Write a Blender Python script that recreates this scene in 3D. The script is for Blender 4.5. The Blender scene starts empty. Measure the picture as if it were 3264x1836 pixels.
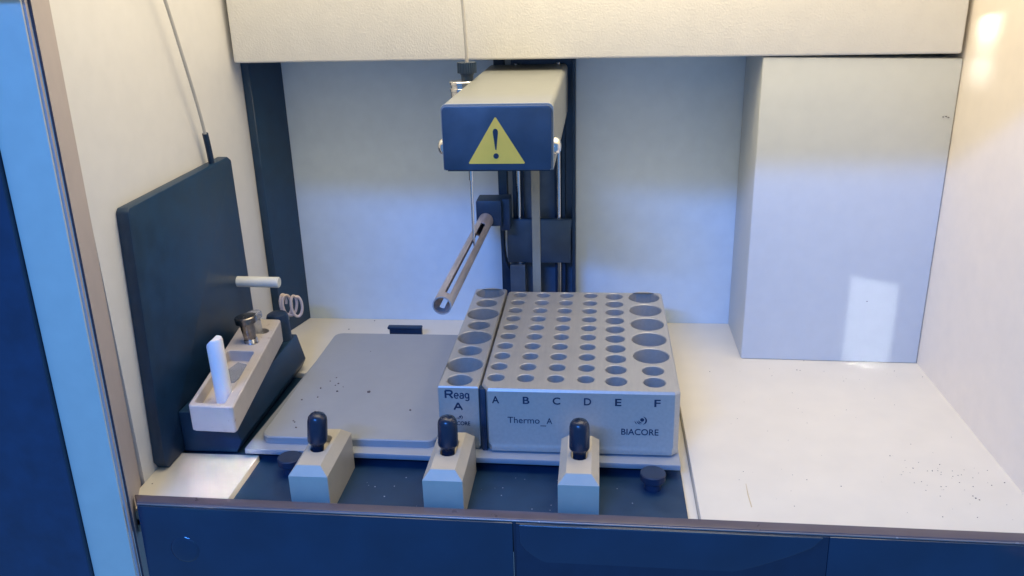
import bpy, bmesh, math, random
from mathutils import Vector, Matrix
random.seed(7)
S = 0.0006                      # one build unit = 0.6 mm
R = math.radians
C = bpy.context.scene.collection
sc = bpy.context.scene

# ------------------------------------------------------------------ camera
cam_d = bpy.data.cameras.new('camera'); cam = bpy.data.objects.new('camera', cam_d); C.objects.link(cam)
cam_d.sensor_width = 36.0; cam_d.lens = 29.675; cam_d.clip_start = 0.01; cam_d.clip_end = 50
F = 2123.363
def unit(v):
    v = Vector(v); v.normalize(); return v
ey = unit((222, -789.5, F)); dz = unit((159, 5755.5, F)); ez = -dz; ex = ey.cross(ez)
# world = M @ cam(x right, y down, z forward)
Mr = Matrix((ex, ey, ez))
mw = Matrix((( Mr[0][0], -Mr[0][1], -Mr[0][2], 0), (Mr[1][0], -Mr[1][1], -Mr[1][2], 0), (Mr[2][0], -Mr[2][1], -Mr[2][2], 400 * S), (0, 0, 0, 1)))
cam.matrix_world = mw
sc.camera = cam
cam_d.dof.use_dof = False

# ------------------------------------------------------------------ world, light, exposure
w = bpy.data.worlds.new('World'); sc.world = w; w.use_nodes = True
bg = w.node_tree.nodes['Background']; bg.inputs[0].default_value = (0.22, 0.48, 0.95, 1); bg.inputs[1].default_value = 0.53
def area(name, loc, target, sx, sy, power, col, spread=180):
    d = bpy.data.lights.new(name, 'AREA'); d.shape = 'RECTANGLE'; d.size = sx * S; d.size_y = sy * S
    d.energy = power; d.color = col; d.spread = R(spread)
    o = bpy.data.objects.new(name, d); C.objects.link(o)
    o.location = Vector(loc) * S
    o.rotation_euler = (Vector(target) - Vector(loc)).to_track_quat('-Z', 'Y').to_euler()
    return o
area('cabinet_lamp', (60, 800, 480), (60, 840, 300), 260, 30, 0.04, (1.0, 0.78, 0.42))
area('ceiling_fill', (-20, 700, 690), (-20, 700, 0), 680, 370, 1.15, (1.0, 0.875, 0.66))  # broad warm fill, added under the whole ceiling
area('window_light', (-500, -900, 1169), (-60, 700, 180), 700, 80, 11.5, (0.05, 0.26, 1.0))
area('low_front_fill', (-60, -700, 470), (0, 700, 40), 900, 260, 0.25, (0.10, 0.30, 1.0))  # shadowless blue fill added for the front faces
area('blind_sun', (-160, -500, 1010), (289, 862, 40), 46, 84, 0.0022, (0.85, 0.92, 1.0), 0.4)
area('blind_sun_upper', (-700, -500, 554), (341, 815, 352), 22, 34, 0.0022, (1.0, 0.97, 0.9), 1.0)
area('soft_sun_patch', (40, -300, 900), (-322, 606, 20), 62, 95, 0.0024, (1.0, 0.84, 0.70), 2.0)
area('tile_sun_patch', (40, -300, 900), (-314, 602, 0), 50, 46, 0.0034, (1.0, 0.88, 0.86), 2.0)
area('blind_sun_lower', (-700, -500, 500), (341, 818, 312), 26, 24, 0.0008, (0.9, 0.94, 1.0), 1.2)
sc.view_settings.view_transform = 'Standard'; sc.view_settings.look = 'None'
sc.view_settings.exposure = 0.0; sc.view_settings.gamma = 1.0; sc.view_settings.use_curve_mapping = False
sc.render.engine = 'CYCLES'

# ------------------------------------------------------------------ materials
def mat(name, col, rough=0.5, metal=0.0, spec=0.5, bump=0.0, bscale=200.0, vary=0.06, vscale=6.0, coat=0.0, stain=None, aniso=None, trans=0.0, sub=0.0):
    m = bpy.data.materials.new(name); m.use_nodes = True
    nt = m.node_tree; b = nt.nodes['Principled BSDF']
    tc = nt.nodes.new('ShaderNodeTexCoord'); mp = nt.nodes.new('ShaderNodeMapping')
    nt.links.new(tc.outputs['Object'], mp.inputs[0])
    k = 1 / S / 100.0           # noise scales are given per 100 build units
    n = nt.nodes.new('ShaderNodeTexNoise'); n.inputs['Scale'].default_value = vscale * k; n.inputs['Detail'].default_value = 5
    nt.links.new(mp.outputs[0], n.inputs[0])
    if aniso: mp.inputs['Scale'].default_value = aniso
    cr = nt.nodes.new('ShaderNodeValToRGB')
    c0 = [max(0, c * (1 - vary)) for c in col]; c1 = [min(1, c * (1 + vary)) for c in col]
    cr.color_ramp.elements[0].position = 0.3; cr.color_ramp.elements[1].position = 0.7
    cr.color_ramp.elements[0].color = (*c0, 1); cr.color_ramp.elements[1].color = (*c1, 1)
    nt.links.new(n.outputs['Fac'], cr.inputs[0])
    out = cr.outputs[0]
    if stain:                    # (colour, noise scale per 100 units, threshold, strength)
        sn = nt.nodes.new('ShaderNodeTexNoise'); sn.inputs['Scale'].default_value = stain[1] * k; sn.inputs['Detail'].default_value = 6; sn.inputs['Roughness'].default_value = .7
        nt.links.new(tc.outputs['Object'], sn.inputs[0])
        sr = nt.nodes.new('ShaderNodeValToRGB'); sr.color_ramp.elements[0].position = stain[2]; sr.color_ramp.elements[1].position = stain[2] + .12
        sr.color_ramp.elements[0].color = (0, 0, 0, 1); sr.color_ramp.elements[1].color = (stain[3],) * 3 + (1,)
        nt.links.new(sn.outputs['Fac'], sr.inputs[0])
        mx = nt.nodes.new('ShaderNodeMix'); mx.data_type = 'RGBA'
        nt.links.new(sr.outputs[0], mx.inputs[0]); nt.links.new(out, mx.inputs[6]); mx.inputs[7].default_value = (*stain[0], 1)
        out = mx.outputs[2]
    nt.links.new(out, b.inputs['Base Color'])
    rr = nt.nodes.new('ShaderNodeMapRange'); rr.inputs[3].default_value = max(.02, rough - .07); rr.inputs[4].default_value = min(1, rough + .07)
    nt.links.new(n.outputs['Fac'], rr.inputs[0]); nt.links.new(rr.outputs[0], b.inputs['Roughness'])
    b.inputs['Metallic'].default_value = metal; b.inputs['Specular IOR Level'].default_value = spec
    b.inputs['Coat Weight'].default_value = coat
    b.inputs['Transmission Weight'].default_value = trans
    if sub: b.inputs['Subsurface Weight'].default_value = sub; b.inputs['Subsurface Scale'].default_value = 3 * S
    if bump:
        bn = nt.nodes.new('ShaderNodeTexNoise'); bn.inputs['Scale'].default_value = bscale * k; bn.inputs['Detail'].default_value = 3
        nt.links.new(mp.outputs[0], bn.inputs[0])
        bp = nt.nodes.new('ShaderNodeBump'); bp.inputs['Strength'].default_value = bump; bp.inputs['Distance'].default_value = 1.0 * S
        nt.links.new(bn.outputs['Fac'], bp.inputs['Height']); nt.links.new(bp.outputs[0], b.inputs['Normal'])
    return m
WHITE = (0.80, 0.78, 0.74)
M_wall = mat('white_enamel', (0.74, .72, .68), .42, bump=.05, bscale=60, vary=.02)
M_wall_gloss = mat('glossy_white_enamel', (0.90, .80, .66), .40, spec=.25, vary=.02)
M_house = mat('housing_enamel', (0.61, .63, .61), .4, bump=.04, bscale=60, vary=.02)
M_floor = mat('white_laminate', (0.75, .69, .56), .46, spec=.35, bump=.04, bscale=80, vary=.025, vscale=3, stain=((.45, .36, .27), 9, .68, .30))
M_orange = mat('textured_white_paint', (0.78, .76, .70), .5, bump=.45, bscale=55, vary=.02)
M_back = mat('pale_grey_enamel', (0.64, .72, .74), .45, bump=.03, bscale=60, vary=.03)
M_black = mat('black_plastic', (0.009, .028, .060), .45, vary=.25, bump=.05, bscale=120)
M_navy = mat('dark_navy_panel', (0.011, .040, .084), .42, vary=.15, bump=.05, bscale=120, stain=((.045, .07, .10), 14, .68, .5))
M_rail = mat('glossy_dark_lacquer', (0.006, .034, .068), .15, vary=.14, vscale=2, coat=.15)
M_rail_reflect_seam = mat('reflection_and_seam_lacquer', (0.006, .025, .053), .18, vary=.1)  # darker copy of the lacquer: painted reflection on the panel, also the seam
M_ledge = mat('mauve_grey_ledge', (0.105, .085, .095), .3, vary=.06)
M_highlight = mat('edge_highlight', (0.34, .30, .28), .25, metal=.5)  # colour of the painted highlight along the rail edge
M_bar = mat('light_grey_bar', (0.64, .60, .47), .5, vary=.03, bump=.03)
M_tan = mat('matt_beige_return', (0.44, .38, .36), .6, vary=.04)
M_gasket = mat('dark_gasket', (0.03, .03, .05), .6)
M_alu = mat('anodised_aluminium', (0.46, .44, .39), .36, metal=.3, vary=.05, vscale=34, aniso=(1, .10, 1), bump=.05, bscale=150)
M_alu_front = M_alu
M_plate = mat('grey_coated_plate', (0.32, .33, .33), .5, vary=.03, bump=.05, bscale=100, stain=((.2, .12, .12), 12, .71, .4))
M_base = mat('satin_aluminium_plate', (0.34, .36, .38), .42, metal=.15, vary=.04)
M_clamp = mat('satin_clamp_aluminium', (0.55, .49, .38), .45, metal=.1, vary=.04, bump=.04, bscale=200)
M_lever = mat('black_rubber_cap', (0.011, .022, .045), .25, vary=.2)
M_arm = mat('champagne_painted_metal', (0.27, .28, .26), .42, metal=.2, vary=.03, bump=.08, bscale=160)
M_cap = mat('dark_slate_plastic', (0.036, .058, .085), .36, vary=.18, bump=.05)
M_yellow = mat('yellow_sticker', (0.95, .56, .07), .4, vary=.05)
M_ink = mat('dark_ink', (0.012, .025, .045), .55, vary=.1)
M_engr = mat('dark_engraving', (0.012, .03, .07), .6, vary=.2)
M_chrome = mat('chrome', (0.75, .75, .75), .13, metal=1.0)
M_dullsteel = mat('tarnished_steel', (0.28, .25, .22), .25, metal=1.0, vary=.35, vscale=20)
M_slot = mat('brushed_steel_tube', (0.50, .45, .44), .38, metal=.45, vary=.25, vscale=14, aniso=(1, .15, 1))
M_belt = mat('beige_toothed_belt', (0.30, .30, .24), .6, vary=.05, bump=.3, bscale=60)
M_beige = mat('beige_plastic', (0.52, .46, .40), .5, vary=.05, stain=((.22, .12, .07), 10, .60, .6))
M_white_pin = mat('white_nylon', (0.80, .78, .74), .4, vary=.02, sub=.2)
M_cream_pin = mat('cream_nylon', (0.72, .70, .58), .4, vary=.05, stain=((.35, .18, .06), 14, .66, .6))
M_tube = mat('translucent_tubing', (0.48, .46, .42), .3, vary=.06)
M_pink = mat('peach_tubing', (0.70, .56, .47), .3, vary=.08)
M_mount = mat('black_mounting_board', (0.008, .035, .080), .42, vary=.2, bump=.04, stain=((.03, .07, .12), 7, .62, .45))
M_clear = mat('clear_acrylic', (0.72, .74, .76), .12, trans=.75, vary=.02)
M_grey_dk = mat('dark_grey_metal', (0.10, .14, .19), .38, metal=.2, vary=.12)
M_knob = mat('matt_black_knob', (0.014, .03, .065), .5, vary=.25)
M_speck = mat('dark_crumbs', (0.11, .09, .09), .8)
M_dust = mat('pale_dust', (0.4, .42, .45), .8)
M_brown = mat('brown_smear', (0.58, .47, .28), .7)

# ------------------------------------------------------------------ mesh helpers (all coordinates in build units)
def tag(o, label=None, cat=None, group=None, kind=None):
    if label: o['label'] = label
    if cat: o['category'] = cat
    if group: o['group'] = group
    if kind: o['kind'] = kind
    return o
ORG = {}
def thing(name, label, cat, loc, group=None):
    o = bpy.data.objects.new(name, None); C.objects.link(o)
    o.empty_display_size = .005
    o.location = Vector(loc) * S; ORG[o] = Vector(loc)
    return tag(o, label, cat, group)
def obj(name, bm, m, parent=None, base=None, smooth=35):
    org = ORG[parent] if parent else Vector(base) if base else Vector((0, 0, 0))
    me = bpy.data.meshes.new(name)
    bmesh.ops.recalc_face_normals(bm, faces=bm.faces)
    for v in bm.verts: v.co = (v.co - org) * S
    bm.to_mesh(me); bm.free()
    if smooth:
        for p in me.polygons: p.use_smooth = True
        me.set_sharp_from_angle(angle=R(smooth))
    me.materials.append(m)
    o = bpy.data.objects.new(name, me); C.objects.link(o)
    if parent: o.parent = parent
    else: o.location = org * S
    ORG[o] = org
    return o
def bev(bm, r, seg=2, geom=None, ang=None):
    if r <= 0: return
    es = geom if geom is not None else list(bm.edges)
    bmesh.ops.bevel(bm, geom=es, offset=r, offset_type='OFFSET', segments=seg, profile=.5, affect='EDGES', clamp_overlap=True)
def hexa(bm, p, r=0, seg=2):
    t = bmesh.new()
    v = [t.verts.new(q) for q in p]
    for f in ((0, 1, 2, 3), (7, 6, 5, 4), (0, 4, 5, 1), (1, 5, 6, 2), (2, 6, 7, 3), (3, 7, 4, 0)): t.faces.new([v[i] for i in f])
    bmesh.ops.recalc_face_normals(t, faces=t.faces)
    bev(t, r, seg); merge(bm, t); return bm
def merge(bm, t):
    me = bpy.data.meshes.new('tmp'); t.to_mesh(me); t.free(); bm.from_mesh(me); bpy.data.meshes.remove(me)
def box(bm, x0, x1, y0, y1, z0, z1, r=0, seg=2):
    return hexa(bm, [(x0, y0, z0), (x1, y0, z0), (x1, y1, z0), (x0, y1, z0), (x0, y0, z1), (x1, y0, z1), (x1, y1, z1), (x0, y1, z1)], r, seg)
def B(*a, **k): return box(bmesh.new(), *a, **k)
def prism(bm, pts, axis, a, b, r=0, seg=2):
    """2D polygon pts extruded along axis from a to b; axis 'x': pts=(y,z); 'y': (x,z); 'z': (x,y)"""
    f = {'x': lambda p, t: (t, p[0], p[1]), 'y': lambda p, t: (p[0], t, p[1]), 'z': lambda p, t: (p[0], p[1], t)}[axis]
    t = bmesh.new(); A = [t.verts.new(f(p, a)) for p in pts]; Bv = [t.verts.new(f(p, b)) for p in pts]; n = len(pts)
    t.faces.new(A); t.faces.new(Bv[::-1])
    for i in range(n): t.faces.new((A[i], A[(i + 1) % n], Bv[(i + 1) % n], Bv[i]))
    bmesh.ops.recalc_face_normals(t, faces=t.faces)
    bev(t, r, seg); merge(bm, t); return bm
def frame(d):
    d = Vector(d).normalized(); u = d.orthogonal().normalized(); return d, u, d.cross(u)
def lathe(bm, org, d, prof, seg=40):
    """prof = [(r, h)...] along direction d from org; closed at both ends"""
    d, u, v = frame(d); o = Vector(org); t = bmesh.new(); rings = []
    for r, h in prof:
        if r < 1e-6: rings.append([t.verts.new(o + d * h)])
        else: rings.append([t.verts.new(o + d * h + (u * math.cos(2 * math.pi * k / seg) + v * math.sin(2 * math.pi * k / seg)) * r) for k in range(seg)])
    for a, b in zip(rings, rings[1:]):
        if len(a) == 1 and len(b) == 1: continue
        for k in range(seg):
            k2 = (k + 1) % seg
            if len(a) == 1: t.faces.new((a[0], b[k], b[k2]))
            elif len(b) == 1: t.faces.new((a[k], b[0], a[k2]))
            else: t.faces.new((a[k], a[k2], b[k2], b[k]))
    if len(rings[0]) > 1: t.faces.new(rings[0])
    if len(rings[-1]) > 1: t.faces.new(rings[-1][::-1])
    merge(bm, t); return bm
def rod(bm, p0, p1, r, seg=20, ch=0.0):
    p0 = Vector(p0); L = (Vector(p1) - p0).length
    prof = [(r - ch, 0), (r, ch), (r, L - ch), (r - ch, L)] if ch else [(r, 0), (r, L)]
    return lathe(bm, p0, Vector(p1) - p0, prof, seg)
def spline(pts, n=12):
    P = [Vector(p) for p in pts]; P = [P[0] * 2 - P[1]] + P + [P[-1] * 2 - P[-2]]; out = []
    for i in range(1, len(P) - 2):
        for k in range(n):
            t = k / n; a, b, c, d = P[i - 1:i + 3]
            out.append(.5 * ((2 * b) + (c - a) * t + (2 * a - 5 * b + 4 * c - d) * t * t + (3 * b - a - 3 * c + d) * t ** 3))
    out.append(P[-2]); return out
def sweep(bm, pts, r, seg=10):
    t = bmesh.new(); rings = []; prev = None
    for i, p in enumerate(pts):
        d = (pts[min(i + 1, len(pts) - 1)] - pts[max(i - 1, 0)]).normalized()
        if prev is None: u = d.orthogonal().normalized()
        else: u = (prev - d * prev.dot(d)).normalized()
        prev = u; v = d.cross(u)
        rings.append([t.verts.new(p + (u * math.cos(2 * math.pi * k / seg) + v * math.sin(2 * math.pi * k / seg)) * r) for k in range(seg)])
    for a, b in zip(rings, rings[1:]):
        for k in range(seg): t.faces.new((a[k], a[(k + 1) % seg], b[(k + 1) % seg], b[k]))
    t.faces.new(rings[0]); t.faces.new(rings[-1][::-1]); merge(bm, t); return bm
def inset_poly(pts, d):
    n = len(pts); out = []
    for i in range(n):
        p0, p1, p2 = Vector(pts[i - 1]), Vector(pts[i]), Vector(pts[(i + 1) % n])
        e1 = (p1 - p0).normalized(); e2 = (p2 - p1).normalized()
        n1 = Vector((-e1.y, e1.x)); n2 = Vector((-e2.y, e2.x)); b = (n1 + n2).normalized()
        out.append(tuple(p1 + b * (d / max(.3, b.dot(n1)))))
    return out
def chamfer_rect(x0, x1, y0, y1, c):   # counter-clockwise; c = (front-left, front-right, back-right, back-left)
    a, b, d, e = c
    return [(x0, y0 + a), (x0 + a, y0), (x1 - b, y0), (x1, y0 + b), (x1, y1 - d), (x1 - d, y1), (x0 + e, y1), (x0, y1 - e)]
def round_rect(x0, x1, y0, y1, r, n=6):
    out = []
    for cx, cy, a0 in ((x0 + r, y0 + r, 180), (x1 - r, y0 + r, 270), (x1 - r, y1 - r, 0), (x0 + r, y1 - r, 90)):
        for k in range(n + 1):
            a = R(a0 + 90 * k / n); out.append((cx + r * math.cos(a), cy + r * math.sin(a)))
    return out
def circ(x, y, r, n=40): return [(x + r * math.cos(2 * math.pi * k / n), y + r * math.sin(2 * math.pi * k / n)) for k in range(n)]
def block(rings, holes, tf=lambda x, y, z: (x, y, z)):
    """rings: [(z, outline)...] bottom to top; holes: [(outline, depth, chamfer)] sunk into the top face"""
    t = bmesh.new(); zt = rings[-1][0]
    L = [[t.verts.new(tf(x, y, z)) for x, y in o] for z, o in rings]
    for a, b in zip(L, L[1:]):
        n = len(a)
        for i in range(n): t.faces.new((a[i], a[(i + 1) % n], b[(i + 1) % n], b[i]))
    t.faces.new(L[0][::-1])
    edges = []; top = L[-1]
    for i in range(len(top)): edges.append(t.edges.get((top[i], top[(i + 1) % len(top)])) or t.edges.new((top[i], top[(i + 1) % len(top)])))
    for pts, depth, ch in holes:
        lev = [(zt, inset_poly(pts, -ch)), (zt - ch, pts), (zt - depth, pts)]
        H = [[t.verts.new(tf(x, y, z)) for x, y in o] for z, o in lev]; n = len(pts)
        for a, b in zip(H, H[1:]):
            for i in range(n): t.faces.new((a[i], b[i], b[(i + 1) % n], a[(i + 1) % n]))
        t.faces.new(H[-1])
        for i in range(n): edges.append(t.edges.get((H[0][i], H[0][(i + 1) % n])))
    bmesh.ops.triangle_fill(t, edges=edges, use_beauty=True)
    return t
def text_mesh(s, x0, x1, z0, z1, y, bold=0.0, depth=.12):
    """lettering stretched into the rectangle x0..x1, z0..z1 on a plane facing the viewer"""
    cu = bpy.data.curves.new('txt', 'FONT'); cu.body = s; cu.size = 10; cu.extrude = .05; cu.offset = bold; cu.resolution_u = 4
    o = bpy.data.objects.new('txt', cu); me = bpy.data.meshes.new_from_object(o)
    t = bmesh.new(); t.from_mesh(me)
    bpy.data.objects.remove(o); bpy.data.curves.remove(cu); bpy.data.meshes.remove(me)
    xs = [v.co.x for v in t.verts]; ys = [v.co.y for v in t.verts]; zs = [v.co.z for v in t.verts]
    a, b, c, d = min(xs), max(xs), min(ys), max(ys); zz = max(zs)
    for v in t.verts:
        v.co = Vector((x0 + (v.co.x - a) / (b - a) * (x1 - x0), y - depth * (.5 + v.co.z / zz * .5), z0 + (v.co.y - c) / (d - c) * (z1 - z0)))
    return t
def crescent(bm, cx, cz, y, r, a0, a1, w, n=18, off=0.0):
    """arc band, thickest in the middle"""
    o, i = [], []
    for k in range(n + 1):
        a = R(a0 + (a1 - a0) * k / n); ww = w * math.sin(math.pi * min(.97, max(.03, k / n)))
        o.append((cx + (r + ww * .5) * math.cos(a), cz + (r + ww * .5) * math.sin(a))); i.append((cx + (r - ww * .5) * math.cos(a), cz + (r - ww * .5) * math.sin(a)))
    prism(bm, o + i[::-1], 'y', y - .12, y, 0); return bm
def logo(bm, cx, cz, y, k):
    prism(bm, circ(cx, cz, 1.55 * k, 24), 'y', y - .12, y)
    crescent(bm, cx - .4 * k, cz - .6 * k, y, 3.5 * k, -75, 75, 1.3 * k)
    crescent(bm, cx - .2 * k, cz - .1 * k, y, 2.6 * k, 185, 285, .8 * k)
    crescent(bm, cx - .2 * k, cz + .1 * k, y, 4.0 * k, 190, 262, .75 * k)
    crescent(bm, cx - .4 * k, cz + .3 * k, y, 5.4 * k, 192, 232, .6 * k)
    return bm
def copy_tree(o, parent=None):
    c = o.copy(); C.objects.link(c); c.parent = parent
    for ch in list(o.children): copy_tree(ch, c)
    return c

# ------------------------------------------------------------------ setting: floor and walls of the compartment
bm = bmesh.new()
box(bm, -386, -303, 548, 637.5, -14, 0, .5, 1)                  # left strip of the floor
box(bm, 82, 345, 545, 962, -14, 0, .5, 1)                     # right side
box(bm, -386, 81.8, 805.2, 962, -14, 0, .5, 1)                # behind the recess
box(bm, -386, 81.6, 548, 804.8, -20, -8, 0)                 # bottom of the recess
obj('floor', bm, M_floor)['kind'] = 'structure'
# (the recess leaves a lower light strip along its right side)
obj('wall_left', B(-400, -386, 589, 962, -20, 700), M_wall)['kind'] = 'structure'
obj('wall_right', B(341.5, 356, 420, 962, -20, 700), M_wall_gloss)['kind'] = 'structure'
obj('back_wall', B(-386, 341, 962.3, 975, -20, 700), M_back)['kind'] = 'structure'
obj('ceiling', B(-402, 358, 505, 976, 701, 712), M_wall)['kind'] = 'structure'

t = thing('hood', 'white hood front above the cabinet opening', 'hood', (0, 512, 405))
obj('front_panel', B(-460, 420, 505, 515, 405, 700, 1), M_orange, t)

# crossbeam (header) with a slightly skewed face
bm = bmesh.new()
hexa(bm, [(-380.5, 877, 322.5), (337.5, 854, 321.5), (337.5, 961, 321.5), (-380.5, 961, 322.5), (-380.5, 877, 560), (337.5, 854, 560), (337.5, 961, 560), (-380.5, 961, 560)], 2.2, 3)
tag(obj('header_panel', bm, M_orange, base=(0, 865, 322)), 'wide white textured crossbeam across the top of the compartment', 'header panel')
# corner housing at the right
bm = bmesh.new()
hexa(bm, [(157.5, 862, .1), (341, 857.5, .1), (341, 961.5, .1), (157.5, 961.5, .1), (157.5, 862, 320.6), (341, 857.5, 316.6), (341, 961.5, 316.6), (157.5, 961.5, 320.6)], 1.6, 3)
tag(obj('corner_housing', bm, M_house, base=(250, 862, 0)), 'tall plain white boxed housing filling the back right corner', 'housing')
# dark corner post
bm = prism(bmesh.new(), [(-385.8, 905), (-377, 905), (-361.5, 962), (-385.8, 962)], 'z', .1, 321.4, .6, 1)
tag(obj('corner_post', bm, M_navy, base=(-380, 930, 0)), 'tall dark post in the back left corner under the crossbeam', 'post')

# door frame on the left
t = thing('door_frame', 'tall door frame at left edge, pale blue-lit bar beside dark navy panel', 'door frame', (-380, 532, -100))
def vbar(xl, xr, y0, y1, z0=-140, z1=620, r=.6, k=.02):
    # xl, xr = x at z=0; the frame leans a little
    dx = lambda z: k * z
    return hexa(bmesh.new(), [(xl + dx(z0), y0, z0), (xr + dx(z0), y0, z0), (xr + dx(z0), y1, z0), (xl + dx(z0), y1, z0), (xl + dx(z1), y0, z1), (xr + dx(z1), y0, z1), (xr + dx(z1), y1, z1), (xl + dx(z1), y1, z1)], r, 1)
def lean(pts, z0, z1, k):
    return hexa(bmesh.new(), [(x + k * z0, y, z0) for x, y in pts] + [(x + k * z1, y, z1) for x, y in pts])
obj('inner_return', lean([(-368.0, 535.4), (-366.8, 534.9), (-388.9, 588), (-398, 588)], -140, 620, .0155), M_tan, t)
obj('gasket', vbar(-368.5, -366.9, 533.6, 534.8, k=.016), M_gasket, t)
obj('edge_strip', vbar(-370.0, -368.3, 530.8, 533.5, k=.0155, r=.1), M_tan, t)
obj('light_bar', vbar(-405.9, -370.0, 529, 530.7, k=.0160, r=.3), M_bar, t)
obj('outer_panel', vbar(-640, -406.5, 525, 530.7, k=.0160), M_navy, t)

# front rail and lower front panel
t = thing('front_rail', 'glossy dark front rail and lower panel along the bottom edge', 'rail', (0, 545, 0))
bm = bmesh.new()
def fr(x): return 13.6 - (x + 372) / 685 * 5.8
xa, xb = -365, 420
hexa(bm, [(xa, 541, -20), (xb, 541, -20), (xb, 552, -20), (-373, 552, -20), (xa, 541, fr(xa)), (xb, 541, fr(xb)), (xb, 552, fr(xb)), (-373, 552, fr(xa))], 1.2, 4)
obj('rail', bm, M_ledge, t)
obj('edge_highlight', hexa(bmesh.new(), [(xa, 540.2, fr(xa) - 1.9), (xb, 540.2, fr(xb) - 1.9), (xb, 541.2, fr(xb) - 1.9), (xa, 541.2, fr(xa) - 1.9), (xa, 540.6, fr(xa) - .9), (xb, 540.6, fr(xb) - .9), (xb, 541.4, fr(xb) - .9), (xa, 541.4, fr(xa) - .9)], .2, 2), M_highlight, t)  # pale strip standing in for the highlight on the rail edge
def panel(x0, x1, m):
    f0, f1 = fr(x0) - 2.2, fr(x1) - 2.2
    return obj('lower_panel', hexa(bmesh.new(), [(x0, 531, -150), (x1, 531, -150), (x1, 540.5, -150), (x0, 540.5, -150), (x0, 538.6, f0), (x1, 538.6, f1), (x1, 540.5, f1), (x0, 540.5, f0)], .8, 2), m, t)
panel(-364, -62.6, M_rail); panel(-60.4, 172, M_rail_reflect_seam); panel(172.1, 430, M_rail)  # middle length darker: a dark reflection painted into its colour
obj('seam', B(-62.5, -60.5, 540, 541, -120, 9), M_rail_reflect_seam, t)
def fy(z): return 538.6 - (10 - z) * .0475
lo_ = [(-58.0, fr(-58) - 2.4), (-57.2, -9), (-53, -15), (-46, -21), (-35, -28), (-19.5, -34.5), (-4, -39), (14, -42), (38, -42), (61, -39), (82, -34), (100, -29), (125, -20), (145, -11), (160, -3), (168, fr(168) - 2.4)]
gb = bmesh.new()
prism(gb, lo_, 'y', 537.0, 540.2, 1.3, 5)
obj('reflection_shape', gb, M_rail, t)  # added shape standing in for a curved reflection in the glossy panel
obj('round_reflection', lathe(bmesh.new(), (-329, 536.8, -27), (0, -1, .05), [(12, 0), (11, .9), (9, 1.4), (0, 1.6)], 36), M_rail, t)  # thin disc added in place of a dark round reflection

# ------------------------------------------------------------------ deck
bm = prism(bmesh.new(), [(-302, 549), (73.2, 549), (73.2, 804), (-385, 804), (-385, 638.5), (-302, 638.5)], 'z', -7.9, -5)
tag(obj('deck_panel', bm, M_navy, base=(-100, 600, -8)), 'dark navy sheet sunk in the floor under plates and clamps', 'deck panel')
bm = hexa(bmesh.new(), [(-314, 633, -4.9), (71.8, 627, -4.9), (71.8, 895, -4.9), (-305, 893, -4.9), (-314, 633, 9), (71.8, 627, 9), (71.8, 895, 9), (-305, 893, 9)], 1.1, 2)
# plate is thin: legs underneath keep it up
bm.free()
bm = bmesh.new()
hexa(bm, [(-313.7, 633.2, 3.6), (71.8, 627, 3.6), (71.8, 893, 3.6), (-304.6, 893, 3.6), (-313.7, 633.2, 9), (71.8, 627, 9), (71.8, 893, 9), (-304.6, 893, 9)], .8, 2)
box(bm, -290, 60, 650, 790, -4.9, 3.7)
tag(obj('base_plate', bm, M_base, base=(-120, 760, -5)), 'wide thin aluminium plate carrying the racks, front edge behind the clamps', 'plate')
rp = round_rect(-302, -140.5, 643, 879, 10, 8)
bm = block([(9.05, rp), (15.2, rp), (16.2, inset_poly(rp, .9))], [])
tag(obj('blank_plate', bm, M_plate, base=(-220, 760, 9)), 'empty grey flat plate with rounded corners and dark crumbs on it', 'plate')
# clip behind the plate
t = thing('stop_clip', 'small black clip standing on floor behind empty grey plate', 'clip', (-225, 906, 0))
obj('body', B(-244.5, -206, 901, 908, .1, 12.5, .6), M_black, t)
obj('lip', B(-246.5, -205.5, 899.5, 908, 12.2, 15.5, 1.2), M_black, t)

# ------------------------------------------------------------------ reagent rack
t = thing('reagent_rack', 'narrow aluminium rack with one row of round wells, marked Reag A', 'rack', (-118.5, 760, 9))
o1 = chamfer_rect(-136.3, -100.6, 643, 885, (.6, .6, 2, 2)); o0 = inset_poly(o1, 1.6)
hl = []
for k in range(4):
    hl.append((circ(-118.9 + .25 * k, 656.4 + 61.6 * k, 11.0), 46, .7)); hl.append((circ(-118.8 + .2 * k, 687.3 + 61.5 * k, 16.2 if k < 3 else 15.3), 46, .7))
obj('body', block([(9.1, o0), (12, o0), (12.5, o1), (69.3, o1), (70.5, inset_poly(o1, .9))], hl), M_alu, t)
yf = 643
def strokes(lines, x0, z0, wx, hz, y, r=.72):
    b = bmesh.new()
    for ln in lines:
        t_ = bmesh.new(); sweep(t_, [Vector((x0 + px * wx, 0, z0 + pz * hz)) for px, pz in ln], r, 8)
        for v in t_.verts: v.co.y = y - .02 + v.co.y * .18
        merge(b, t_)
    return b
def el(cx, cz, rx, rz, a0, a1, n=16): return [(cx + rx * math.cos(R(a0 + (a1 - a0) * k / n)), cz + rz * math.sin(R(a0 + (a1 - a0) * k / n))) for k in range(n + 1)]
G_R = [[(0, 0), (0, 1)], [(0, 1), (.55, 1)] + el(.55, .75, .35, .25, 90, -90) + [(0, .5)], [(.5, .5), (.95, 0)]]
G_A = [[(0, 0), (.5, 1)], [(.5, 1), (1, 0)], [(.2, .35), (.8, .35)]]
G_e = [[(.02, .5), (.98, .5)], el(.5, .5, .48, .5, 0, 318)]
G_a = [[(.08, .78)] + el(.48, .72, .38, .28, 130, 0, 8) + [(.86, 0)], [(.86, .56), (.45, .54)] + el(.36, .27, .32, .27, 90, 270, 10) + [(.6, .02), (.86, .22)]]
G_g = [el(.46, .55, .42, .45, 0, 360, 20), [(.9, 1), (.9, -.1)] + el(.48, -.1, .42, .32, 0, -150, 10)]
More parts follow.
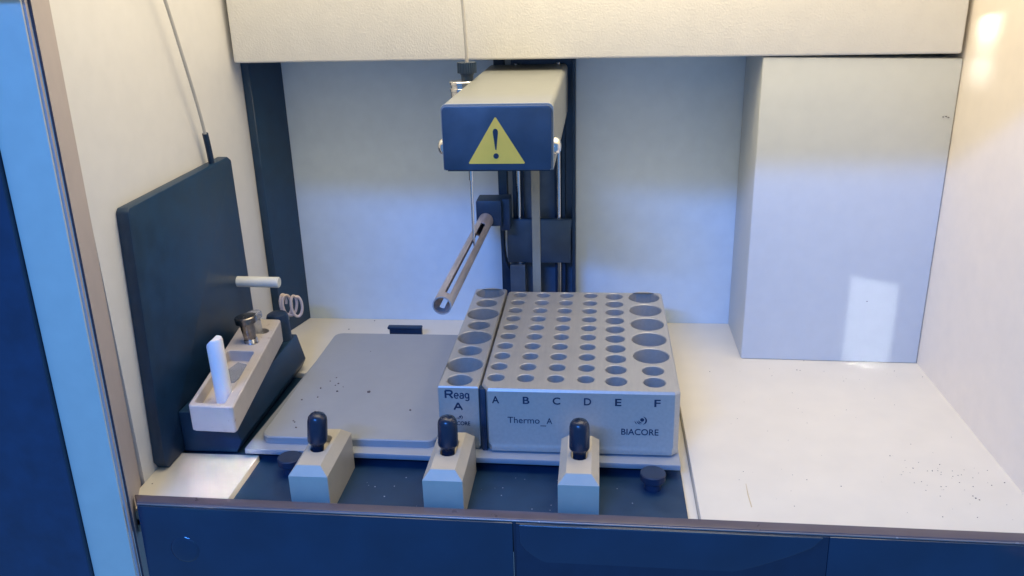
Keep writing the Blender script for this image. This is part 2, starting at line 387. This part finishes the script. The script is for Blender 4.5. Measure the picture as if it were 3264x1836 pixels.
obj('lettering', strokes(G_R, -129.6, 59.4, 6.4, 7.2, yf, .85), M_engr, t)
for gl, gx in ((G_e, -122.0), (G_a, -117.2), (G_g, -112.6)):
    obj('lettering', strokes(gl, gx, 59.3, 3.6, 4.9, yf, .6), M_engr, t)
obj('lettering', strokes(G_A, -122.6, 48.2, 7.0, 6.8, yf, .8), M_engr, t)
obj('logo', logo(bmesh.new(), -117.8, 41.3, yf, .62), M_engr, t)
obj('lettering', text_mesh('BIACORE', -127.6, -109.2, 33.0, 36.9, yf, .22), M_engr, t)
tag(obj('shade_strip', prism(bmesh.new(), [(-100.2, 643.5), (-98.6, 641.6), (-94.6, 641.6), (-98.9, 650), (-100.2, 651)], 'z', 9.3, 69.3, .4, 2), M_black, base=(-97, 646, 9)), 'dark strip added for the shade in the gap between the two racks', 'strip')  # dark strip put where the rack's chamfered corner lies in shade

# ------------------------------------------------------------------ vial rack
t = thing('vial_rack', 'wide aluminium rack with six columns of round wells, marked Thermo_A', 'rack', (-11, 760, 9))
o1 = [(-98.7, 650.5), (-92.6, 640), (65.8, 640), (70.4, 644.6), (70.4, 875), (67.4, 878), (-96, 878), (-98.7, 875)]
olip = [(-98.7, 651), (-90.4, 638.6), (64.9, 638.6), (70.4, 644.1), (70.4, 875), (67.4, 878), (-96, 878), (-98.7, 875)]
hl = []
for cx, dx in ((-87.7, .33), (-61.6, .30), (-35.4, .23), (-9.2, .21)):
    for k in range(10): hl.append((circ(cx + dx * k, 662.4 + 22.72 * k, 7.4, 32), 44, .6))
for k in range(10): hl.append((circ(17.0 + .15 * k, 659.9 + 22.75 * k, 9.25, 36), 44, .6))
hl.append((circ(49.6, 659.3, 9.5, 36), 44, .6)); hl.append((circ(49.6, 681.8, 9.5, 36), 44, .6))
for k in range(5): hl.append((circ(49.7 + .15 * k, 713.2 + 37.55 * k, 16.35), 44, .7))
obj('body', block([(10.2, inset_poly(olip, 1.5)), (11.4, olip), (16.2, olip), (18.4, o1), (68.4, o1), (70.5, inset_poly(o1, 1.5))], hl), M_alu, t)
yf = 640
for ch, x in (('A', -85.8), ('B', -59.5), ('C', -33.6), ('D', -7.2), ('E', 18.6), ('F', 51.3)):
    wd = {'A': 3.2, 'B': 2.9, 'C': 3.3, 'D': 3.1, 'E': 2.7, 'F': 2.6}[ch]
    obj('letter', text_mesh(ch, x - wd, x + wd, 57.0, 63.9, yf, .2), M_engr, t)
obj('lettering', text_mesh('Thermo', -75.9, -48.2, 38.2, 44.2, yf, .03), M_engr, t)
obj('lettering', text_mesh('_', -47.6, -42.6, 35.8, 36.5, yf), M_engr, t)
obj('lettering', text_mesh('A', -42.2, -37.4, 38.2, 43.8, yf, .03), M_engr, t)
obj('lettering', text_mesh('BIACORE', 21.6, 53.1, 29.6, 35.6, yf, .10), M_engr, t)
obj('logo', logo(bmesh.new(), 39.0, 44.4, yf, 1.1), M_engr, t)

# ------------------------------------------------------------------ clamps
CG = 'lever clamps along the front edge of the deck'
CL = ['aluminium lever clamp in front of the empty grey plate', 'aluminium lever clamp in front of the rack marked Reag A', 'aluminium lever clamp in front of the rack marked Thermo_A']
def clamp():
    t = thing('lever_clamp', CL[0], 'clamp', (0, 595, -5), CG)
    W = 16; lo = [(-W, 560), (W, 560), (W, 630), (-W, 630)]
    hi = [(-9.8, 564.2), (9.8, 564.2), (9.8, 622), (-9.8, 622)]
    bm = block([(-4.95, lo), (30, lo), (38, hi)], [(round_rect(-6.4, 6.4, 584, 612, 6.3, 8), 7, .5)])
    es = [e for e in bm.edges if len(e.link_faces) == 2 and e.calc_face_angle(0) > .5 and all(v.co.z > 29 and (v.co.z < 37.9 or abs(abs(v.co.x) - 9.8) < .1) for v in e.verts)]
    obj('body', bm, M_clamp, t, smooth=20)
    d = Vector((0, .04, 1))
    bm = lathe(bmesh.new(), (0, 592.5, 31.2), d, [(5.2, 0), (5.4, 8), (5.8, 9.5), (8.0, 12.5), (8.3, 14), (8.1, 31), (7.5, 34), (5.9, 36.4), (3.4, 37.7), (0, 38)], 36)
    obj('lever', bm, M_lever, t, smooth=50)
    return t
c0 = clamp()
for i, (x, y, tilt, rz) in enumerate(((-228.4, 0, 5, 0), (-119.6, 0, 1, 0), (-13.0, 0, 0, 0))):
    o = c0 if i == 0 else copy_tree(c0)
    o.location.x = x * S; o['label'] = CL[i]
    if i == 0: first = o
    for ch in o.children:
        if ch.name.startswith('lever'):
            # the left lever leans a little
            p = Vector((0, -2.5, 60)) * S
            ch.matrix_local = Matrix.Translation(p) @ Matrix.Rotation(R(tilt), 4, 'Y') @ Matrix.Translation(-p)

# thumb knobs
def round_part():
    t = thing('thumbscrew', '', 'thumbscrew', (0, 0, -5), 'thumbscrews on the dark deck panel')
    obj('stem', lathe(bmesh.new(), (0, 0, -4.9), (0, 0, 1), [(7, 0), (7, 8)], 28), M_knob, t)
    pr = [(9.6, 8), (10.6, 9), (10.6, 14.6), (9.8, 15.4), (8.8, 15.4), (0, 15.0)]
    obj('cap', lathe(bmesh.new(), (0, 0, -4.9), (0, 0, 1), pr, 40), M_knob, t)
    return t
k0 = round_part(); k1 = copy_tree(k0)
k0.location = Vector((47.6, 613, -5)) * S; k0['label'] = 'round black thumbscrew at the right end of the dark deck panel'
k1.location = Vector((-267, 620, -5)) * S; k1['label'] = 'round black thumbscrew left of the clamp by the grey plate'

# ------------------------------------------------------------------ sampler arm
t = thing('sampler_arm', 'champagne metal gantry arm with dark end cap and yellow warning triangle', 'robot arm', (-77, 780, 260))
n = 6
def arc(cx, cz, r, a0, a1, n=6): return [(cx + r * math.cos(R(a0 + (a1 - a0) * k / n)), cz + r * math.sin(R(a0 + (a1 - a0) * k / n))) for k in range(n + 1)]
prof = [(-34.2, 260)] + arc(-38.6, 306, 4.8, 0, 90) + arc(-115.0, 306, 4.8, 90, 180) + [(-119.8, 260)]
obj('housing', prism(bmesh.new(), prof, 'y', 640, 934, .3, 1), M_arm, t)
prof2 = [(-35.6, 262)] + arc(-39.2, 305.2, 4.2, 0, 90) + arc(-114.4, 305.2, 4.2, 90, 180) + [(-118.9, 262)] + [(-117.5, 260.5), (-37, 260.5)]
cap = obj('end_cap', prism(bmesh.new(), prof2, 'y', 636.4, 639.9, .5, 2), M_cap, t)
sg = obj('warning_sign', prism(bmesh.new(), [(-98.6, 265.6), (-56.6, 265.6), (-56.0, 266.3), (-77.2, 300.8), (-78.2, 300.8), (-99.3, 266.3)], 'y', 636.1, 636.35), M_yellow, cap)
bm = bmesh.new()
drop = [(-77.9 + dx, z) for dx, z in ((-.4, 276.4), (.4, 276.4), (1.2, 283), (1.95, 289), (1.95, 290.6), (1.3, 292.0), (0, 292.5), (-1.3, 292.0), (-1.95, 290.6), (-1.95, 289), (-1.2, 283))]
prism(bm, drop, 'y', 635.9, 636.08); prism(bm, circ(-77.9, 271.6, 2.1, 24), 'y', 635.9, 636.08)
obj('exclamation_mark', bm, M_ink, cap)
for x, s in ((-34.2, 1), (-119.8, -1)):
    obj('screw', lathe(bmesh.new(), (x, 652, 276), (s, 0, 0), [(7, -.2), (7, 1.2), (6.0, 3.6), (3.6, 5.2), (0, 5.6)], 28), M_chrome, t)
# underside and inner web, dark
obj('underside', B(-117, -37, 642, 930, 258.6, 260.2), M_black, t)

bm = lathe(bmesh.new(), (-127.5, 800, 285), (0, 0, 1), [(11.6, 0), (11.6, 15), (12.2, 15.4), (12.2, 18), (11.4, 18.4), (11.4, 21), (12.3, 21.6), (12.3, 24.0), (11.6, 24.8), (0, 24.8)], 40)
obj('needle_guide', bm, M_chrome, t, smooth=40)
g = bmesh.new()
lathe(g, (-122.7, 800, 309.8), (0, 0, 1), [(5.6, 0), (5.8, 5.2), (6.4, 5.6), (6.6, 7.2)], 28)
pts = []
for k in range(48):
    rr = 9.0 if k % 2 else 8.5; a = 2 * math.pi * k / 48; pts.append((-122.7 + rr * math.cos(a), 800 + rr * math.sin(a)))
prism(g, pts, 'z', 316.9, 326.5)
obj('fitting', g, M_black, t, smooth=None)
# needle
nd = rod(bmesh.new(), (-123.2, 800, 285.2), (-123.2, 800, 215), 2.3, 14)
lathe(nd, (-123.2, 800, 215.2), (0, 0, -1), [(1.9, 0), (1.4, 2), (1.35, 62), (.3, 68)], 12)
obj('needle', nd, M_chrome, t)
tag(obj('capillary_tube', sweep(bmesh.new(), spline([(-122.4, 799.8, 326.6), (-122.6, 799, 345), (-123.6, 799, 372), (-125.8, 799, 410), (-128, 800, 470), (-120, 812, 560)]), 1.55), M_tube, base=(-122.4, 800, 327)),
    'thin straw-coloured capillary tube rising from the black fitting past the crossbeam', 'tube')

# ------------------------------------------------------------------ guide column
t = thing('guide_column', 'dark vertical guide column with steel rods on back wall behind racks', 'column', (-70, 945, 0))
obj('back_plate', B(-97, -26, 952, 961.8, .1, 321, .4, 1), M_grey_dk, t)
bm = prism(bmesh.new(), [(-114.5, 318), (-103.4, 318), (-103.4, 160), (-108.5, 143), (-108.5, 102), (-107.4, 87), (-101.6, 73), (-101.6, .2), (-112, .2), (-112, 90), (-112.8, 130)][::-1], 'y', 936, 951.5, .3, 1)
obj('side_post', bm, M_black, t)
obj('frame_edge', B(-29.2, -25.4, 930, 961.8, .1, 321, .5, 1), M_black, t)
obj('rail_strip', B(-97.1, -92.9, 938, 951.8, .1, 310, .3, 1), M_black, t)
obj('rail_strip', B(-87.4, -84.9, 940, 951.8, .1, 310, .3, 1), M_black, t)
obj('rail_strip', B(-49.4, -46.8, 940, 951.8, .1, 310, .3, 1), M_black, t)
obj('rail_strip', B(-41.4, -37.2, 938, 951.8, .1, 310, .3, 1), M_black, t)
obj('lift_rod', rod(bmesh.new(), (-90, 936, .2), (-90, 936, 312), 2.7, 20), M_chrome, t)
obj('lift_rod', rod(bmesh.new(), (-44.2, 936, .2), (-44.2, 936, 312), 2.7, 20), M_chrome, t)
obj('foot_bracket', B(-101.4, -84, 928, 951.6, .2, 84, .4, 1), M_grey_dk, t)
tag(obj('drive_belt', B(-75, -65.6, 926.5, 928.5, 4, 266, .3, 1), M_belt, base=(-70, 927, 4)), 'flat beige drive belt running straight down the middle of the column', 'belt')

# carriage with bracket and slotted tube
t = thing('lift_carriage', 'dark carriage block on the column holding a slotted steel tube', 'carriage', (-70, 935, 87))
obj('block', B(-104, -30.5, 929.2, 936, 87, 138, .8), M_cap, t)
bm = B(-108.3, -29.2, 929.4, 936.2, 128, 139.2, .5); obj('top_bar', bm, M_black, t)
bm = B(-134.6, -106.4, 899, 929, 139.5, 168.5, 1.4, 2); box(bm, -108.4, -98, 908, 932, 132, 168, .8)
obj('bracket', bm, M_black, t)
def slotted_tube():
    p0 = Vector((-130, 652, 141.6)); p1 = Vector((-124, 899, 146.5)); d = (p1 - p0).normalized(); L = (p1 - p0).length
    r_, ri = 8.2, 7.1; t = bmesh.new(); u = Vector((1, 0, 0)); u = (u - d * u.dot(d)).normalized(); v = d.cross(u)
    if v.z < 0: v = -v
    n = 72; stations = [0, 11, L - 34, L]
    def P(h, a, r): return p0 + d * h + (u * math.cos(a) + v * math.sin(a)) * r
    def solid(k, seg):
        a = (k + .5) / n * 360; top = abs((a - 66 + 180) % 360 - 180) < 17; bot = abs((a - 246 + 180) % 360 - 180) < 18
        if seg == 1: return not (top or bot)
        return True
    V = {}
    def vv(h, k, r):
        key = (h, k % n, r)
        if key not in V: V[key] = t.verts.new(P(h, 2 * math.pi * (k % n) / n, r))
        return V[key]
    for s in range(3):
        h0, h1 = stations[s], stations[s + 1]
        for k in range(n):
            if not solid(k, s): continue
            t.faces.new((vv(h0, k, r_), vv(h0, k + 1, r_), vv(h1, k + 1, r_), vv(h1, k, r_)))
            t.faces.new((vv(h0, k, ri), vv(h1, k, ri), vv(h1, k + 1, ri), vv(h0, k + 1, ri)))
            if not solid((k - 1) % n, s): t.faces.new((vv(h0, k, r_), vv(h1, k, r_), vv(h1, k, ri), vv(h0, k, ri)))
            if not solid((k + 1) % n, s): t.faces.new((vv(h0, k + 1, ri), vv(h1, k + 1, ri), vv(h1, k + 1, r_), vv(h0, k + 1, r_)))
            if s == 0 or not solid(k, s - 1): t.faces.new((vv(h0, k, ri), vv(h0, k + 1, ri), vv(h0, k + 1, r_), vv(h0, k, r_)))
            if s == 2 or not solid(k, s + 1): t.faces.new((vv(h1, k, r_), vv(h1, k + 1, r_), vv(h1, k + 1, ri), vv(h1, k, ri)))
    return t
obj('slotted_tube', slotted_tube(), M_slot, t, smooth=30)

# ------------------------------------------------------------------ mounting board on the left wall
bm = prism(bmesh.new(), [(612, .1), (606.5, 8), (622.5, 230.5), (626, 233.5), (818, 236), (826, 231), (830, .1)], 'x', -385.9, -375, 1.3, 2)
tag(obj('mounting_board', bm, M_mount, base=(-380, 720, 0)), 'large black upright board fixed against the left wall', 'board')
t = thing('wall_line', 'thin pale tube coming down the left wall into the board top', 'tube', (-378, 788, 232))
obj('tube', sweep(bmesh.new(), spline([(-378, 787, 236), (-377, 781, 262), (-376, 773, 290), (-375, 757.7, 333.5), (-374, 737.3, 388.8), (-374, 712, 450), (-376, 690, 520)]), 1.55), M_tube, t)
obj('sleeve', sweep(bmesh.new(), spline([(-378.5, 788.5, 232), (-377.6, 785, 248), (-376.8, 780.4, 266)]), 2.9, 16), M_black, t)
# bracket block under the tray
bm = prism(bmesh.new(), [(-374.8, 40), (-326, 40), (-319, 11), (-325, -.5), (-374.8, -.5)][::-1], 'y', 641, 820, 1.4, 3)
b_ = [v for v in bm.verts]
for v in b_: v.co.z = max(v.co.z, .1) if v.co.x < -303 else v.co.z
tag(obj('bevelled_block', bm, M_mount, base=(-345, 730, 0)), 'long black block lying on the floor beneath the beige trough', 'block')

# ------------------------------------------------------------------ beige tray
O = Vector((-340.3, 598.6, 0)); du = Vector((39, -1.6, 0)).normalized(); dv = Vector((-28, 190, 0)).normalized()
def TT(x, y, z): p = O + du * x + dv * y; return (p.x, p.y, z)
t = thing('needle_tray', 'narrow beige plastic trough raised above the long black block', 'tray', TT(20, 100, 45))
out = round_rect(0, 40, 0, 193, 3.5, 5)
bm = block([(45.3, inset_poly(out, 2)), (47, out), (69.4, out), (70.3, inset_poly(out, .9))],
           [(round_rect(4.0, 31.0, 6, 112, 3.0, 5), 11, .6), (circ(23, 133, 6.8, 28), 12, .4), (circ(27, 161, 7.2, 28), 12, .4)], TT)
obj('trough', bm, M_beige, t)
bm = B(-372, -336, 700, 770, 40.2, 45.2); obj('spacer', bm, M_black, t)
obj('residue_film', prism(bmesh.new(), [TT(9, 60, 0)[:2], TT(22, 66, 0)[:2], TT(27, 84, 0)[:2], TT(24, 104, 0)[:2], TT(14, 108, 0)[:2], TT(8, 90, 0)[:2]], 'z', 59.4, 60.1, .2, 1), M_clear, t)
tp = thing('upright_pin', 'thick white nylon pin standing upright in the front of beige trough', 'pin', (-320, 625, 57.4))
bm = lathe(bmesh.new(), (-320.2, 625, 57.4), (-.02, 0, 1), [(6.0, 0), (7.0, 2), (7.2, 5), (7.0, 61), (6.3, 63), (0, 63)], 36)
for v in bm.verts:
    if v.co.z > 117 and v.co.x < -322: v.co.z -= (-322 - v.co.x) * .9
obj('shaft', bm, M_white_pin, tp)
# knurled screw with spring
ts = thing('thumb_screw', 'tarnished steel thumb screw with a spring standing in beige trough', 'screw', TT(23, 133, 68))
p = Vector(TT(23, 133, 64)); d = Vector((-.10, .02, 1)).normalized()
obj('shank', lathe(bmesh.new(), p, d, [(4.6, 0), (4.6, 9), (5.8, 9.2), (7.2, 26), (7.8, 27)], 32), M_dullsteel, ts)
pts = []
for k in range(48):
    a = 2 * math.pi * k / 48; pts.append(a)
dd, uu, vv_ = frame(d)
hb = bmesh.new()
lathe(hb, p + d * 26.5, d, [(8.8, 0), (10.4, .8), (10.6, 6.2), (9.8, 7.2), (0, 7.5)], 40)
obj('head', hb, M_dullsteel, ts)
sp = [p + d * (2.5 + 7.5 * k / 80) + (uu * math.cos(k * .47) + vv_ * math.sin(k * .47)) * 6.0 for k in range(81)]
obj('spring', sweep(bmesh.new(), sp, .75, 8), M_chrome, ts)
tc_ = thing('clear_plug', 'clear plastic plug standing behind the thumb screw in beige trough', 'plug', TT(25, 160, 66))
p = Vector(TT(23.5, 158, 62)); d = Vector((-.07, .02, 1)).normalized()
obj('body', lathe(bmesh.new(), p, d, [(6.2, 0), (6.2, 6), (5.2, 7), (5.0, 22), (7.4, 24), (7.4, 29), (6.4, 30), (0, 30)], 28), M_clear, tc_)
# short white peg sticking out of the board
tag(obj('side_peg', rod(bmesh.new(), (-376, 800, 107.6), (-330, 800, 107.0), 5.7, 32, .8), M_cream_pin, base=(-376, 800, 107)), 'cream nylon peg sticking sideways out of the black board', 'peg')
# black cap, coil
tag(obj('bottle_cap', lathe(bmesh.new(), (-338, 806, 30), (-.05, 0, 1), [(11.5, 0), (11.5, 36), (10.4, 39), (7.5, 40.6), (0, 41)], 36), M_black, base=(-337, 806, 30)), 'black round cap just behind the far end of beige trough', 'cap')
co = []
for k in range(0, 110):
    a = k * .19; ax = -350 + 20 * k / 110
    co.append(Vector((ax + 1.8 * math.sin(a * .5) + 4.5 * math.cos(a), 846 + 3.0 * math.cos(a), 64 - 2.5 * k / 110 + 12 * math.sin(a))))
tail = [Vector((-353, 842, 57)), Vector((-352, 836, 52))][::-1]
tco = thing('coiled_tube', 'small loose coil of peach tubing behind the beige trough', 'tube', (-340, 846, 52))
obj('coil', sweep(bmesh.new(), co, 1.6, 10), M_pink, tco)
obj('tail', sweep(bmesh.new(), spline([(-344, 846, 53), (-343, 844, 47), (-346, 836, 34), (-349, 826, 30)]), .8, 8), M_tube, tco)

# ------------------------------------------------------------------ crumbs and smears
bm = bmesh.new()
def crumb(x, y, z, r):
    t_ = bmesh.new(); bmesh.ops.create_icosphere(t_, subdivisions=1, radius=r)
    for v in t_.verts: v.co = Vector((v.co.x * random.uniform(.7, 1.4), v.co.y * random.uniform(.6, 1.6), v.co.z * .5)) + Vector((x, y, z + r * .3))
    merge(bm, t_)
for x, y, r in ((-267, 763, .9), (-271, 755, .8), (-261, 750, 1.0), (-263, 746, .8), (-254, 743, .6), (-276, 739, 1.2), (-257, 733, 1.3), (-225, 733, 1.7), (-273, 720, .9), (-287, 714, 1.0), (-266, 690, 1.4), (-263, 690, 1.2), (-175.6, 698, 1.1), (-274, 660, 1.2), (-264, 672, .7), (-281, 672, 1.0), (-279, 670, .9), (-248, 829, .6)): crumb(x, y, 16.2, r * .95)
for x, y, r in ((302, 606, 1.1), (304, 604, .9), (301, 609, .9), (268, 648, .9), (281, 621, .8), (298, 628, .8), (334, 630, .9), (255, 667, .8), (201, 617, .8), (293, 580, .8), (287, 645, .7), (289, 643, .6), (296, 637, .7), (258, 642, .6), (267, 615, .6), (212, 836, 1.1), (215, 835, .8), (312, 838, .8), (336, 825, .9), (120, 828, .9), (224, 859, .8), (328, 648, .7), (-277, 955, 1.4), (-302, 927, 1.3), (-378, 587, 1.0)): crumb(x, y, .05, r * .6)
for q in ((-385.9, 655, 96), (-385.9, 657, 95.4), (-385.8, 654, 93), (330.5, 857.3, 262), (333, 857.2, 262.5), (335.5, 857.2, 261.5), (282, 859, 70)): crumb(q[0], q[1], q[2], .9)
for k in range(55): crumb(random.uniform(100, 330), random.uniform(575, 840), .02, random.uniform(.15, .4))
for k in range(30): crumb(random.gauss(290, 22), random.gauss(632, 20), .02, random.uniform(.2, .5))
tag(obj('dirt_crumbs', bm, M_speck, base=(0, 700, 0)), 'scattered dark crumbs on the grey plate and white floor', 'crumbs', kind='stuff')
bm = prism(bmesh.new(), [(123.2, 583), (124.1, 583.5), (124.0, 600), (124.6, 617), (124.1, 616), (123.1, 600)], 'z', 0, .1)
tag(obj('floor_smear', bm, M_brown, base=(124, 600, 0)), 'thin brown line stain on the white floor right of the racks', 'stain')
bm = bmesh.new()
for k in range(26): crumb(random.uniform(-200, 60), random.uniform(560, 622), -4.9, random.uniform(.25, .6))
for k in range(8): crumb(random.uniform(-300, 70), random.uniform(800, 860), -7.5, .2)
tag(obj('dust_specks', bm, M_dust, base=(0, 600, 0)), 'tiny pale dust specks on the dark sheet between the clamps', 'dust', kind='stuff')
